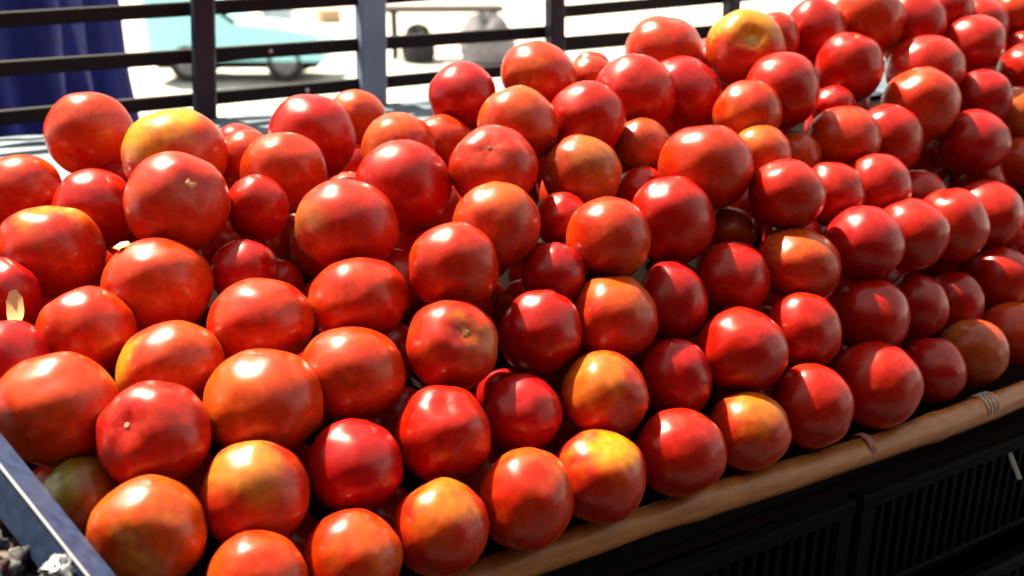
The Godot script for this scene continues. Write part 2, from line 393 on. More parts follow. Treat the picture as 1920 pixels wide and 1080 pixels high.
	[79, V(0.0096, 0.9403, -0.5785), 0.0317, 1.068, V(-0.10, -0.89, 0.44), V(0.44, 0.73, -0.53), "o", "pointed orange-red tomato at the pole, left of the bright yellow-capped one"],
	[80, V(-0.0450, 0.9389, -0.5468), 0.0305, 0.989, V(-0.48, 0.81, -0.34), V(0.10, 0.96, 0.25), "y", "orange-capped tomato at the lower end of the pole, bottom centre"],
	[81, V(-0.0958, 0.9396, -0.5128), 0.0299, 0.989, V(-0.29, -0.78, 0.56), V(0.59, 0.71, 0.38), "o", "orange-red tomato cut by the bottom edge, left of the orange-capped one"],
	[82, V(-0.1447, 0.9480, -0.4785), 0.0288, 0.979, V(-0.01, -0.56, -0.83), V(-0.67, -0.74, -0.04), "o", "tomato at the bottom edge showing only its orange top and white glint"],
	[83, V(-0.2087, 0.9705, -0.4935), 0.0331, 0.944, V(0.10, 0.29, 0.95), V(0.15, 0.24, 0.96), "G", "big orange tomato with a greenish patch beside the blue steel bar"],
	[84, V(-0.1560, 0.9715, -0.5319), 0.0328, 1.020, V(0.05, 1.00, 0.02), V(-0.02, 0.91, 0.42), "P", "cone-shaped tomato with a pale yellow shoulder and a sharp shadow edge, lower left"],
	[85, V(-0.1018, 0.9692, -0.5709), 0.0310, 0.978, V(-0.06, -1.00, 0.02), V(0.94, 0.28, 0.20), "c", "dark red tomato right of the cone-shaped pale-shouldered one"],
	[86, V(-0.0462, 0.9746, -0.6049), 0.0325, 1.011, V(0.08, 0.91, 0.40), V(0.76, -0.54, 0.37), "r", "deep red tomato with a faint orange crown, left of the crimson one"],
	[87, V(0.0069, 0.9685, -0.6467), 0.0288, 1.014, V(0.47, -0.58, -0.67), V(0.92, 0.04, -0.40), "c", "dark crimson tomato with two pink reflections, lower middle"],
	[88, V(0.0684, 0.9702, -0.6726), 0.0327, 1.000, V(0.35, -0.00, 0.94), V(-0.36, 0.85, 0.39), "y", "tomato with a greenish-yellow left shoulder, above the bright yellow-capped one"],
	[89, V(0.1291, 0.9631, -0.7173), 0.0283, 1.127, V(0.11, -0.99, 0.10), V(-0.14, -0.93, -0.34), "c", "narrow dark red tomato right of the greenish-yellow-shouldered one"],
	[90, V(0.1322, 1.0050, -0.7757), 0.0292, 1.161, V(0.02, -0.96, 0.29), V(0.63, 0.72, -0.28), "c", "dark red tomato with a large chalky pink reflection, centre right"],
	[91, V(0.0797, 1.0069, -0.7341), 0.0344, 0.987, V(-0.12, 0.74, -0.67), V(0.11, 0.99, 0.09), "O", "orange-crowned tomato left of the one with the chalky pink reflection"],
	[92, V(0.0214, 1.0077, -0.7039), 0.0318, 1.039, V(0.23, 0.83, -0.51), V(0.69, 0.16, 0.71), "r", "red tomato with a streaked top between the ring-scarred and the orange-crowned ones"],
	[93, V(-0.0427, 1.0162, -0.6606), 0.0335, 0.920, V(0.34, 0.64, 0.69), V(0.72, 0.46, 0.52), "R", "tomato with a brown ring scar on its upper right, centre of the heap"],
	[94, V(-0.1109, 1.0049, -0.6362), 0.0375, 0.901, V(-0.04, -0.93, 0.36), V(-0.36, -0.27, -0.89), "o", "large orange-red tomato left of the ring-scarred one"],
	[95, V(-0.1618, 1.0061, -0.5891), 0.0386, 0.892, V(0.05, -1.00, -0.04), V(-0.85, 0.37, 0.38), "o", "very large orange tomato right of the one with the pink dimple"],
	[96, V(-0.2185, 1.0047, -0.5462), 0.0342, 0.920, V(-0.26, 0.64, 0.72), V(0.42, -0.14, -0.90), "D", "red tomato with a pink dimple facing out, lower left"],
	[97, V(-0.2832, 1.0133, -0.5650), 0.0387, 0.897, V(-0.40, -0.88, 0.24), V(-1.00, -0.05, -0.05), "o", "very large orange-topped tomato above the blue steel bar"],
	[98, V(-0.2618, 0.9740, -0.5290), 0.0246, 0.868, V(-0.54, 0.73, 0.42), V(-0.64, 0.62, 0.46), "g", "olive-green shaded tomato half buried next to the blue steel bar"],
	[99, V(-0.2313, 1.0162, -0.6211), 0.0369, 0.863, V(0.42, -0.85, 0.33), V(-0.93, 0.17, 0.32), "L", "tomato with a yellow left flank, above the one with the pink dimple"],
	[100, V(-0.2963, 1.0309, -0.6470), 0.0327, 0.977, V(-0.52, 0.83, -0.19), V(-0.13, -0.15, -0.98), "o", "orange-shouldered tomato behind the yellow-flanked one, near the left edge"],
	[101, V(-0.3325, 1.0285, -0.6010), 0.0286, 1.000, V(-0.31, -0.74, 0.60), V(-0.53, 0.18, -0.83), "c", "pinkish crimson tomato cut by the left edge, above the very large one"],
	[102, V(-0.1801, 1.0309, -0.6669), 0.0378, 0.848, V(0.17, -0.95, 0.25), V(0.83, -0.42, -0.37), "o", "orange-red tomato above the very large orange one, left of centre"],
	[103, V(-0.2652, 1.0439, -0.7061), 0.0403, 0.911, V(0.13, -0.92, 0.37), V(0.43, -0.40, -0.81), "o", "big tomato with a very bright white glint and a small peeling tip, left side"],
	[104, V(-0.3609, 1.0583, -0.7483), 0.0396, 0.905, V(0.10, 0.99, -0.04), V(0.10, 0.98, -0.14), "z", "flattened tomato with a yellow streak across its top, at the left edge"],
	[105, V(-0.2094, 1.0431, -0.7425), 0.0259, 1.000, V(-0.71, -0.44, -0.55), V(-0.32, 0.40, 0.86), "c", "dull dark tomato sunk below the big one with the pale stem scar"],
	[106, V(-0.2083, 1.0807, -0.7935), 0.0253, 1.086, V(-0.07, -1.00, 0.03), V(-0.42, -0.84, 0.34), "r", "red tomato immediately right of the big one with the pale stem scar"],
	[107, V(-0.1274, 1.0779, -0.7511), 0.0403, 0.907, V(-0.37, -0.93, 0.08), V(-0.97, 0.17, 0.16), "T", "large tomato with a tan left edge beside a dark hollow"],
	[108, V(-0.1140, 1.0378, -0.6951), 0.0371, 0.862, V(0.23, -0.92, 0.32), V(-0.85, -0.53, -0.00), "o", "orange-red tomato below the large one with the tan left edge"],
	[109, V(-0.0433, 1.0593, -0.7077), 0.0337, 0.941, V(0.22, 0.08, -0.97), V(0.56, 0.22, -0.80), "o", "very shiny red tomato with a split white glint, centre of the heap"],
	[110, V(-0.0127, 1.0742, -0.7636), 0.0348, 1.024, V(-0.05, -0.97, 0.24), V(0.05, 0.98, 0.18), "O", "orange-crowned tomato behind the very shiny one, below the tiny-scar tomato"],
	[111, V(0.0329, 1.0381, -0.7492), 0.0247, 1.053, V(0.43, 0.79, -0.43), V(0.57, -0.70, 0.42), "c", "dark crimson tomato in shade right of the very shiny one"],
	[112, V(0.0434, 1.0622, -0.8202), 0.0233, 1.040, V(-0.28, -0.84, 0.46), V(0.16, 0.68, -0.71), "r", "pinkish red tomato sunk between the orange-crowned one and the shiny pair"],
	[113, V(0.0776, 1.0605, -0.7766), 0.0343, 0.974, V(-0.22, -0.82, 0.53), V(0.43, -0.83, 0.36), "o", "left, orange one of two overlapping shiny tomatoes right of centre"],
	[114, V(0.1362, 1.0598, -0.8283), 0.0362, 1.081, V(0.25, -0.96, -0.09), V(0.59, 0.46, 0.66), "r", "right, redder one of two overlapping shiny tomatoes right of centre"],
	[115, V(-0.3754, 1.0428, -0.6885), 0.0281, 1.000, V(0.10, 0.97, 0.21), V(-0.09, -0.27, 0.96), "c", "dark red tomato at the left edge below the yellow-streaked flattened one"],
	[116, V(0.5356, 1.1992, -1.2786), 0.0309, 1.000, V(0.28, 0.92, -0.28), V(-0.72, -0.32, 0.61), "c", "dark red tomato at the very top edge, upper right"],
]

# tomatoes underneath, seen through the gaps: centre, radius, whether inside the photograph's frame
var FILL := [
	[V(0.457, 0.956, -1.030), 0.0345, 1],
	[V(-0.034, 0.985, -0.825), 0.0299, 1],
	[V(0.735, 1.076, -1.341), 0.0307, 0],
	[V(-0.094, 0.996, -0.835), 0.0308, 1],
	[V(-0.019, 0.906, -0.667), 0.0353, 1],
	[V(-0.294, 0.942, -0.573), 0.0284, 1],
	[V(-0.211, 0.987, -0.753), 0.0309, 1],
	[V(-0.200, 1.019, -0.908), 0.0313, 1],
	[V(-0.398, 0.993, -0.798), 0.0343, 1],
	[V(-0.110, 1.021, -0.916), 0.0311, 1],
	[V(0.645, 0.900, -1.079), 0.0325, 0],
	[V(-0.291, 0.997, -0.786), 0.0323, 1],
	[V(-0.235, 0.905, -0.519), 0.0321, 0],
	[V(0.172, 0.959, -0.881), 0.0312, 1],
	[V(0.744, 1.081, -1.451), 0.0353, 0],
	[V(0.599, 1.019, -1.194), 0.0294, 1],
	[V(0.329, 0.939, -0.934), 0.0337, 1],
	[V(-0.044, 0.953, -0.745), 0.0310, 1],
	[V(0.781, 1.081, -1.536), 0.0357, 0],
	[V(-0.170, 0.962, -0.688), 0.0334, 1],
	[V(-0.255, 0.974, -0.680), 0.0325, 1],
	[V(-0.209, 1.000, -0.821), 0.0290, 1],
	[V(0.698, 1.003, -1.220), 0.0328, 0],
	[V(0.662, 0.947, -1.135), 0.0340, 0],
	[V(-0.153, 0.903, -0.576), 0.0286, 1],
	[V(-0.087, 0.937, -0.693), 0.0286, 1],
	[V(0.684, 1.074, -1.295), 0.0352, 0],
	[V(-0.358, 0.997, -0.945), 0.0360, 1],
	[V(-0.222, 1.030, -1.065), 0.0357, 1],
	[V(0.062, 0.901, -0.710), 0.0344, 1],
	[V(0.290, 1.084, -1.167), 0.0360, 1],
	[V(-0.227, 1.019, -0.967), 0.0299, 1],
	[V(-0.358, 0.988, -0.727), 0.0340, 1],
	[V(0.434, 1.077, -1.317), 0.0318, 1],
	[V(0.650, 1.042, -1.240), 0.0340, 0],
	[V(-0.098, 0.902, -0.610), 0.0318, 1],
	[V(0.212, 0.900, -0.799), 0.0349, 1],
	[V(0.352, 1.080, -1.304), 0.0348, 1],
	[V(-0.526, 0.956, -0.873), 0.0332, 0],
	[V(0.726, 1.032, -1.272), 0.0283, 0],
	[V(-0.413, 0.978, -0.687), 0.0290, 0],
	[V(0.562, 0.966, -1.108), 0.0282, 1],
	[V(0.211, 0.982, -0.945), 0.0294, 1],
	[V(0.049, 0.939, -0.771), 0.0321, 1],
	[V(-0.294, 1.004, -0.848), 0.0293, 1],
	[V(-0.475, 0.977, -0.790), 0.0303, 0],
	[V(0.269, 0.950, -0.921), 0.0301, 1],
	[V(0.814, 1.083, -1.386), 0.0358, 0],
	[V(0.324, 0.897, -0.863), 0.0330, 1],
	[V(-0.232, 0.939, -0.592), 0.0350, 1],
	[V(-0.167, 0.932, -0.624), 0.0300, 1],
	[V(0.404, 1.082, -1.250), 0.0359, 1],
	[V(0.138, 0.937, -0.821), 0.0327, 1],
	[V(0.625, 0.899, -1.018), 0.0340, 0],
	[V(-0.101, 0.967, -0.757), 0.0283, 1],
	[V(0.239, 0.931, -0.870), 0.0324, 1],
	[V(0.824, 1.081, -1.460), 0.0327, 0],
	[V(-0.397, 0.989, -0.885), 0.0305, 1],
	[V(0.030, 0.995, -0.870), 0.0333, 1],
	[V(0.720, 0.935, -1.161), 0.0308, 0],
	[V(0.673, 1.079, -1.438), 0.0318, 1],
	[V(0.388, 0.942, -0.978), 0.0308, 1],
	[V(0.386, 0.904, -0.933), 0.0280, 1],
	[V(-0.166, 1.030, -1.003), 0.0296, 1],
	[V(-0.154, 0.991, -0.803), 0.0283, 1],
	[V(-0.163, 1.028, -0.856), 0.0351, 1],
	[V(0.369, 1.076, -1.164), 0.0284, 1],
	[V(0.349, 0.986, -0.998), 0.0323, 1],
	[V(-0.438, 1.003, -0.748), 0.0325, 0],
	[V(0.479, 1.039, -1.143), 0.0291, 1],
	[V(-0.158, 1.054, -1.065), 0.0305, 1],
	[V(0.054, 1.054, -0.941), 0.0273, 1],
	[V(0.568, 1.108, -1.251), 0.0275, 1],
	[V(0.729, 1.122, -1.380), 0.0277, 0],
	[V(-0.004, 0.952, -0.704), 0.0246, 1],
	[V(-0.384, 0.996, -0.641), 0.0240, 0],
	[V(-0.480, 1.016, -0.848), 0.0297, 0],
	[V(-0.274, 1.061, -1.005), 0.0330, 1],
	[V(-0.356, 1.039, -0.896), 0.0275, 1],
	[V(0.093, 1.017, -0.870), 0.0251, 1],
	[V(0.139, 1.063, -0.994), 0.0301, 1],
	[V(0.247, 1.030, -0.991), 0.0298, 1],
	[V(0.261, 1.124, -1.307), 0.0342, 1],
	[V(-0.246, 1.037, -0.840), 0.0261, 1],
	[V(0.013, 0.993, -0.793), 0.0262, 1],
	[V(0.666, 1.007, -1.162), 0.0318, 0],
	[V(0.031, 1.071, -0.993), 0.0247, 1],
	[V(-0.063, 1.051, -0.872), 0.0285, 1],
	[V(-0.160, 1.042, -0.947), 0.0281, 1],
	[V(0.193, 1.036, -0.950), 0.0295, 1],
	[V(0.691, 1.125, -1.495), 0.0329, 1],
	[V(-0.098, 1.020, -0.781), 0.0282, 1],
	[V(-0.433, 1.038, -0.947), 0.0252, 1],
	[V(-0.262, 1.094, -0.951), 0.0259, 1],
	[V(0.627, 0.998, -1.101), 0.0305, 0],
	[V(0.796, 1.152, -1.478), 0.0249, 0],
	[V(0.621, 0.967, -1.039), 0.0299, 0],
	[V(0.720, 1.161, -1.422), 0.0282, 0],
	[V(0.756, 1.148, -1.327), 0.0354, 0],
	[V(0.663, 1.149, -1.433), 0.0314, 1],
	[V(-0.021, 1.092, -0.988), 0.0297, 1],
	[V(-0.455, 1.070, -0.744), 0.0313, 0],
	[V(0.684, 1.134, -1.314), 0.0244, 0],
	[V(0.706, 1.068, -1.216), 0.0277, 0],
	[V(0.735, 1.092, -1.258), 0.0286, 0],
	[V(-0.533, 1.026, -0.891), 0.0309, 0],
	[V(-0.002, 1.065, -0.898), 0.0284, 1],
	[V(-0.394, 1.060, -0.631), 0.0305, 0],
	[V(0.093, 1.134, -1.193), 0.0261, 1],
	[V(0.502, 1.160, -1.316), 0.0331, 1],
	[V(0.264, 1.022, -0.908), 0.0277, 1],
	[V(0.781, 1.153, -1.409), 0.0357, 0],
	[V(-0.039, 1.011, -0.752), 0.0252, 1],
	[V(-0.024, 1.037, -0.811), 0.0247, 1],
	[V(0.750, 1.154, -1.464), 0.0252, 0],
	[V(-0.426, 1.034, -0.695), 0.0244, 0],
	[V(-0.498, 1.069, -0.815), 0.0331, 0],
	[V(0.703, 1.180, -1.349), 0.0267, 0],
	[V(0.662, 1.090, -1.173), 0.0359, 0],
	[V(0.229, 1.146, -1.194), 0.0276, 1],
	[V(-0.392, 1.064, -0.965), 0.0277, 1],
	[V(0.696, 1.200, -1.474), 0.0353, 0],
	[V(0.761, 1.190, -1.596), 0.0340, 0],
]

func build_tomatoes():
	for t in TOM:
		var k: int = t[0]
		var b := axis_basis(t[4], k * 1.7)
		var patch: Vector3 = b.inverse() * t[5]
		var mesh := tomato_mesh(t[2], t[3], t[6], patch, k)
		var r: float = t[2]
		if k in [25, 3, 93, 15, 96, 32, 103]:
			var root := base("tomato", t[1])
			root.basis = b
			put("flesh", mesh, M.tomato, root)
			var top := last_pole
			if k == 25:
				var s := put("stem_scar", scar_mesh(r * .24, 5, .0016, 3), M.scar_green, root)
				s.position = V(0, top, 0)
			elif k == 3:
				var s := put("stem_scar", scar_mesh(r * .12, 5, .0006, 4), M.scar_pale, root)
				s.position = V(0, top, 0)
			elif k == 93:
				var s := put("stem_scar", scar_mesh(r * .15, 5, .0006, 7), M.scar_brown, root)
				s.position = V(0, top, 0)
			elif k == 15:
				var s := put("blossom_scar", scar_mesh(r * .055, 4, .0008, 2), M.scar_dark, root)
				s.position = V(0, top, 0)
			elif k == 96:
				var s := put("blossom_scar", scar_mesh(r * .06, 5, .0008, 5), M.scar_pink, root)
				s.position = V(0, top, 0)
			elif k == 32:
				var s := put("stem_scar", scar_mesh(r * .10, 5, .0010, 6), M.scar_brown, root)
				s.position = V(0, top, 0)
			elif k == 103:
				var s := put("peeling_tip", flake_mesh(.014, .010, .003, 4), M.tomato_peel, root)
				s.global_transform = Transform3D(Basis(V(.9, .2, .3).normalized(), .4) , t[1] + V(-.020, .0325, .005))
			tag(root, t[7], "tomato", "tomatoes heaped on the cart")
		else:
			var o := put("tomato", mesh, M.tomato)
			o.transform = Transform3D(b, t[1])
			tag(o, t[7], "tomato", "tomatoes heaped on the cart")
	var variants := []
	for v in 8:
		variants.append(tomato_mesh(1.0, [.92, 1.0, .96, 1.04][v % 4], ["r", "o", "c", "r", "o", "r", "c", "o"][v], V(.3, .8, .2).normalized(), 300 + v, 36, 24))
	for i in FILL.size():
		var q: Array = FILL[i]
		var o := put("tomato", variants[i % 8], M.tomato)
		var ax := V(rng.randfn(), rng.randfn(), rng.randfn()).normalized()
		o.transform = Transform3D(axis_basis(ax, rng.randf() * TAU).scaled(Vector3.ONE * float(q[1])), q[0])
		if q[2] == 1: tag(o, "shaded red tomato wedged in the gaps underneath the top layer of the heap", "tomato", "tomatoes buried in the heap")
		else: tag(o, "ripe tomato at the outer fringe of the heap, mostly outside the frame", "tomato", "tomatoes at the fringe of the heap")

# ------------------------------------------------------------------ the cart
const H := deg_to_rad(61.0)
var ALONG := Vector3(sin(H), 0, -cos(H))       # along fence
var BACK := Vector3(-cos(H), 0, -sin(H))       # from the buyer to the fence
const FENCE_S := 0.0520535
const FENCE_T := 1.4346395

func fp(s: float, y: float, out := 0.0) -> Vector3:
	# point on the fence: s along it, y up, out towards the heap
	return ALONG * (FENCE_S + s) + BACK * (FENCE_T - out) + V(0, y, 0)

func deck_y(s: float, t: float) -> float:
	s = clampf(s, -0.1, 1.25)
	var y := 0.39735701 - 0.42841748 * s + 1.59983133 * t - 0.93615199 * t * t + 0.62213475 * s * t - 0.128
	if t > 0.85: y = maxf(y, deck_y(s, 0.85))
	y = clampf(y, 0.847, 1.045)
	return lerpf(y, 1.045, smoothstep(.90, 1.08, t))

func sheet_mesh(s0: float, s1: float, tf: float, drop: float, wrinkle: float, thick: float) -> ArrayMesh:
	var st := begin()
	st.set_smooth_group(0)
	var ns := 70; var nt := 60
	for side in 2:
		for i in ns + 1:
			for j in nt + 1:
				var s := lerpf(s0, s1, float(i) / ns)
				var t0 := tf + .02 * noise.get_noise_1d(s * 5.0) * wrinkle * 250.0
				var t := lerpf(t0, FENCE_T - .02, float(j) / nt)
				var p := ALONG * s + BACK * t
				var y := deck_y(s, t) - drop - side * thick
				y += wrinkle * (noise.get_noise_2d(s * 9.0, t * 26.0) + 0.5 * fine.get_noise_2d(s * 20.0, t * 50.0))
				st.add_vertex(V(p.x, y, p.z))
	var m := (ns + 1) * (nt + 1)
	for i in ns:
		for j in nt:
			var a := i * (nt + 1) + j
			var b := a + nt + 1
			st.add_index(a); st.add_index(a + 1); st.add_index(b + 1)
			st.add_index(a); st.add_index(b + 1); st.add_index(b)
			st.add_index(m + a); st.add_index(m + b + 1); st.add_index(m + a + 1)
			st.add_index(m + a); st.add_index(m + b); st.add_index(m + b + 1)
	for i in ns:                      # close the long edges
		for e in 2:
			var a := i * (nt + 1) + (0 if e == 0 else nt)
			var b := a + nt + 1
			if e == 0:
				st.add_index(a); st.add_index(b); st.add_index(m + b)
				st.add_index(a); st.add_index(m + b); st.add_index(m + a)
			else:
				st.add_index(a); st.add_index(m + b); st.add_index(b)
				st.add_index(a); st.add_index(m + a); st.add_index(m + b)
	st.generate_normals()
	return st.commit()

func build_cart():
	var cart := base("market_cart", Vector3.ZERO)
	tag(cart, "market cart with a dark slatted steel fence and a wooden pole along its front", "cart")
	put("deck", sheet_mesh(-.28, 1.75, .522, .006, 0.0, .008), M.deck, cart)
	# fence posts
	var posts := [[.2631, 1.2223, .2473, 1.0292, .028, .028], [.507, 1.2158, .500, 1.0137, .040, .030], [.8123, 1.2076, .8141, 1.0903, .026, .026], [1.176, 1.1978, 1.1797, 1.1058, .025, .026]]
	for i in 4:
		var p: Array = posts[i]
		var a := fp(p[0], p[1]); var b := fp(p[2], p[3])
		var d := (a - b).normalized()
		a = b + d * (1.75 - b.y); b = b - d * (b.y - .985)
		var out := .0 if i == 1 else .016
		var t := span(b, a, -BACK)
		var m := box(V(a.distance_to(b), p[5], p[4]), .003, t)
		var o := put("fence_post", m, M.post_pale if i == 1 else M.post, cart)
		o.position = -BACK * out
	# slats of the left and right fence panels; they run behind the posts except the pale one
	var rails := [[-.35, 1.1780, .8123, 1.2025, .0190], [-.35, 1.1231, .8123, 1.1329, .0190], [-.35, 1.0602, .8123, 1.0765, .0185],
		[.8123, 1.1628, 1.9, 1.1977, .0190], [.8123, 1.1115, 1.9, 1.1275, .0240], [-.35, 1.262, .8123, 1.272, .019], [.8123, 1.234, 1.9, 1.262, .019]]
	for q in rails:
		var a := fp(q[0], q[1]); var b := fp(q[2], q[3])
		var o := put("fence_slat", bar(a, b, q[4], .010, .0012), M.slat, cart)
		o.position = -BACK * (.0 if q[0] < 0 else .001) + BACK * .004 - BACK * .024 * 0.0
		if q[1] == 1.1231 or q[1] == 1.0602:
			var s := .352 if q[1] == 1.1231 else .401
			var y := lerpf(q[1], q[3], (s + .35) / 1.1623)
			var bt := CylinderMesh.new()
			bt.top_radius = .0025; bt.bottom_radius = .0032; bt.height = .004; bt.radial_segments = 12; bt.rings = 1
			var bo := put("bolt", bt, M.bolt, o)
			bo.transform = Transform3D(axis_basis(-BACK, 0), fp(s, y, .0065))
	# upright pole, its binding and knots
	var a := V(-.2015, .8870, -.4616); var b := V(.4767, .8793, -.8579)
	var dir := (b - a).normalized()
	var pts := []; var rad := []
	for i in 61:
		var u := i / 60.0
		var p := a + dir * (u * 1.25)
		p += V(0, 1, 0) * .0022 * sin(u * 9.0) + V(.5, 0, .8) * .0016 * sin(u * 14.0 + 1.0)
		pts.append(p)
		rad.append(.0116 + .0008 * u + .0006 * sin(u * 37.0) + (.0012 if i % 13 == 6 else 0.0))
	var pole := put("front_pole", tube(pts, rad, 18, .10), M.wood, cart)
	for w in [.938, .735]:
		var c: Vector3 = a + dir * ((b - a).length() * w)
		var tp := []; var tr := []
		for i in 40:
			var an := i * .55
			var s := dir.cross(Vector3.UP).normalized()
			var up := s.cross(dir)
			tp.append(c + (s * cos(an) + up * sin(an)) * .0126 + dir * (i - 20) * (.00045 if w > .8 else .00015))
			tr.append(.0007)
		put("binding", tube(tp, tr, 6), M.tie if w > .8 else M.tie_pink, pole)
	put("front_board", bar(a + V(0, -.029, 0) + BACK * .020, b + dir * .45 + V(0, -.029, 0) + BACK * .020, .034, .012), M.black, cart)
	# blue steel square tube at the corner
	var ba := V(-.3053, 1.0358, -.4983); var bb := V(-.1772, .9511, -.4036)
	var st := put("corner_bar", box(V(ba.distance_to(bb) * 1.35, .020, .020), .0016, span(ba + (ba - bb) * .35, bb) * Transform3D(Basis(Vector3.RIGHT, -.55), Vector3.ZERO)), M.blue_steel, cart)
	var edge := span(ba + (ba - bb) * .35, bb) * Transform3D(Basis(Vector3.RIGHT, -.55), Vector3.ZERO)
	put("worn_edge", box(V(ba.distance_to(bb) * 1.34, .0018, .0018), .0005, edge * Transform3D(Basis(Vector3.RIGHT, PI / 4), V(0, .0095, .0095))), M.bare_steel, st)
	put("corner_post", box(V(.024, .13, .024), .002), M.blue_steel, cart).position = V(-.166, .885, -.401)
	put("weld", blob(.007, .9, 21), M.weld, st).position = lerp(ba, bb, .62) + V(-.004, .009, .012)
	# legs down to the ground
	for q in [[-.2, .52], [-.2, 1.40], [1.6, .62], [1.6, 1.40]]:
		var p: Vector3 = ALONG * q[0] + BACK * q[1]
		put("leg", box(V(.04, .86, .04), .003), M.post, cart).position = V(p.x, .43, p.z)
	# lining sheet on the deck
	var sh := put("blue_sheet", sheet_mesh(-.27, 1.74, 1.10, 0.0, .003, .0015), M.sheet)
	tag(sh, "pale blue plastic sheet lining the cart between the heap and the fence", "sheet")

func blob(r: float, rough: float, sd: int, squash := 0.7) -> ArrayMesh:
	var st := begin()
	st.set_smooth_group(0)
	var nu := 22; var nv := 14
	for j in nv + 1:
		for i in nu:
			var th := PI * j / nv; var ph := TAU * i / nu
			var dir := V(sin(th) * cos(ph), cos(th), sin(th) * sin(ph))
			var q := 1.0 + rough * (noise.get_noise_3dv(dir * 2.0 + V(sd, 0, 0)) + 0.7 * fine.get_noise_3dv(dir * 3.0 + V(0, sd, 0)))
			st.add_vertex(dir * V(1, squash, 1) * q * r)
	for j in nv:
		for i in nu:
			var a := j * nu + i; var b := j * nu + (i + 1) % nu
			st.add_index(a); st.add_index(b); st.add_index(b + nu)
			st.add_index(a); st.add_index(b + nu); st.add_index(a + nu)
	st.generate_normals()
	return st.commit()

# ------------------------------------------------------------------ crates under the pole
func make_crate(l: float, w: float, h: float, slats := true) -> Node3D:
	# long side facing -z local is the buyer's side; origin at the base centre
	var c := base("plastic_crate")
	var rim := begin()
	for s in [-1, 1]:
		add_box(rim, Transform3D(Basis(), V(0, h - .008, s * (w / 2 - .008))), V(l, .016, .016), .003)
		add_box(rim, Transform3D(Basis(), V(s * (l / 2 - .008), h - .008, 0)), V(.016, .0155, w - .032), .003)
	put("rim", done(rim), M.black, c)
	var bot := begin()
	add_box(bot, Transform3D(Basis(), V(0, .006, 0)), V(l - .006, .012, w - .006), .003)
	put("floor", done(bot), M.black, c)
	for sx in [-1, 1]:
		for sz in [-1, 1]:
			put("corner", box(V(.022, h - .028, .022), .003), M.black, c).position = V(sx * (l / 2 - .012), .012 + (h - .028) / 2, sz * (w / 2 - .012))
	var n := int((l - .05) / .014)
	var sl := box(V(.0075, h - .028, .005), .001)
	for i in n:
		put("slat", sl, M.black, c).position = V(-(l - .05) / 2 + (i + .5) * (l - .05) / n, .012 + (h - .028) / 2, w / 2 - .005)
	put("band", box(V(l - .046, .012, .004), .001), M.black, c).position = V(0, h * .5, w / 2 - .010)
	put("side_panel", box(V(.004, h - .028, w - .05), .001), M.black, c).position = V(l / 2 - .006, .012 + (h - .028) / 2, 0)
	put("side_panel", box(V(.004, h - .028, w - .05), .001), M.black, c).position = V(-l / 2 + .006, .012 + (h - .028) / 2, 0)
	put("back_panel", box(V(l - .05, h - .028, .004), .001), M.black, c).position = V(0, .012 + (h - .028) / 2, -w / 2 + .006)
	return c

func build_crates():
	# stacks stand along the pole; local x runs along it, local +z faces the buyer
	var a := V(-.2015, 0, -.4616); var dir := V(.6782, 0, -.3963).normalized()
	var out := V(-dir.z, 0, dir.x)     # towards the buyer
	if out.z < 0: out = -out
	var turn := atan2(-dir.z, dir.x)
	var shallow: Node3D = null
	var deep: Node3D = null
	var where := ["nearest the lower end of the pole", "under the middle of the pole", "under the tied end of the pole"]
	for k in 3:
		var c: Vector3 = a + dir * (.40 + k * .385)
		var y := 0.0
		for lv in 4:
			var o: Node3D
			if lv == 3:
				if shallow == null:
					shallow = make_crate(.38, .20, .118); o = shallow
				else:
					o = shallow.duplicate(); o.name = numbered("plastic_crate"); add_child(o)
			else:
				if deep == null:
					deep = make_crate(.38, .26, .2345); o = deep
				else:
					o = deep.duplicate(); o.name = numbered("plastic_crate"); add_child(o)
			o.position = c + V(0, y, 0) - out * ((.10 + .006) if lv == 3 else (.13 - .022))
			o.rotation.y = turn
			y += .120 if lv == 3 else .2350
			var lbl: String = "shallow black slotted crate on top of its stack, " + where[k] if lv == 3 else ["lowest black plastic crate of the stack ", "second black plastic crate up of the stack ", "third black plastic crate up of the stack "][lv] + where[k]
			tag(o, lbl, "crate", "black crates stacked under the pole")
	# pale strap on the crate by the tied end
	var s := put("plastic_strap", bar(V(.4905, .8110, -.8790), V(.5040, .7805, -.8720), .0042, .0012, .0004), M.white_plastic)
	tag(s, "thin white plastic strap hanging on the black crate under the tied end of the pole", "strap")

	# stack at the corner with the crumpled bag on it
	var y := 0.0
	for lv in 4:
		var o: Node3D = deep.duplicate()
		o.name = numbered("plastic_crate"); add_child(o)
		o.position = V(-.44, y, -.255); o.rotation.y = turn + 1.0
		y += .2350
		tag(o, ["lowest", "second", "third", "topmost"][lv] + " black crate of the stack below the blue steel bar at the left corner", "crate", "black crates stacked under the pole")
	build_bag(V(-.290, .9405, -.428))

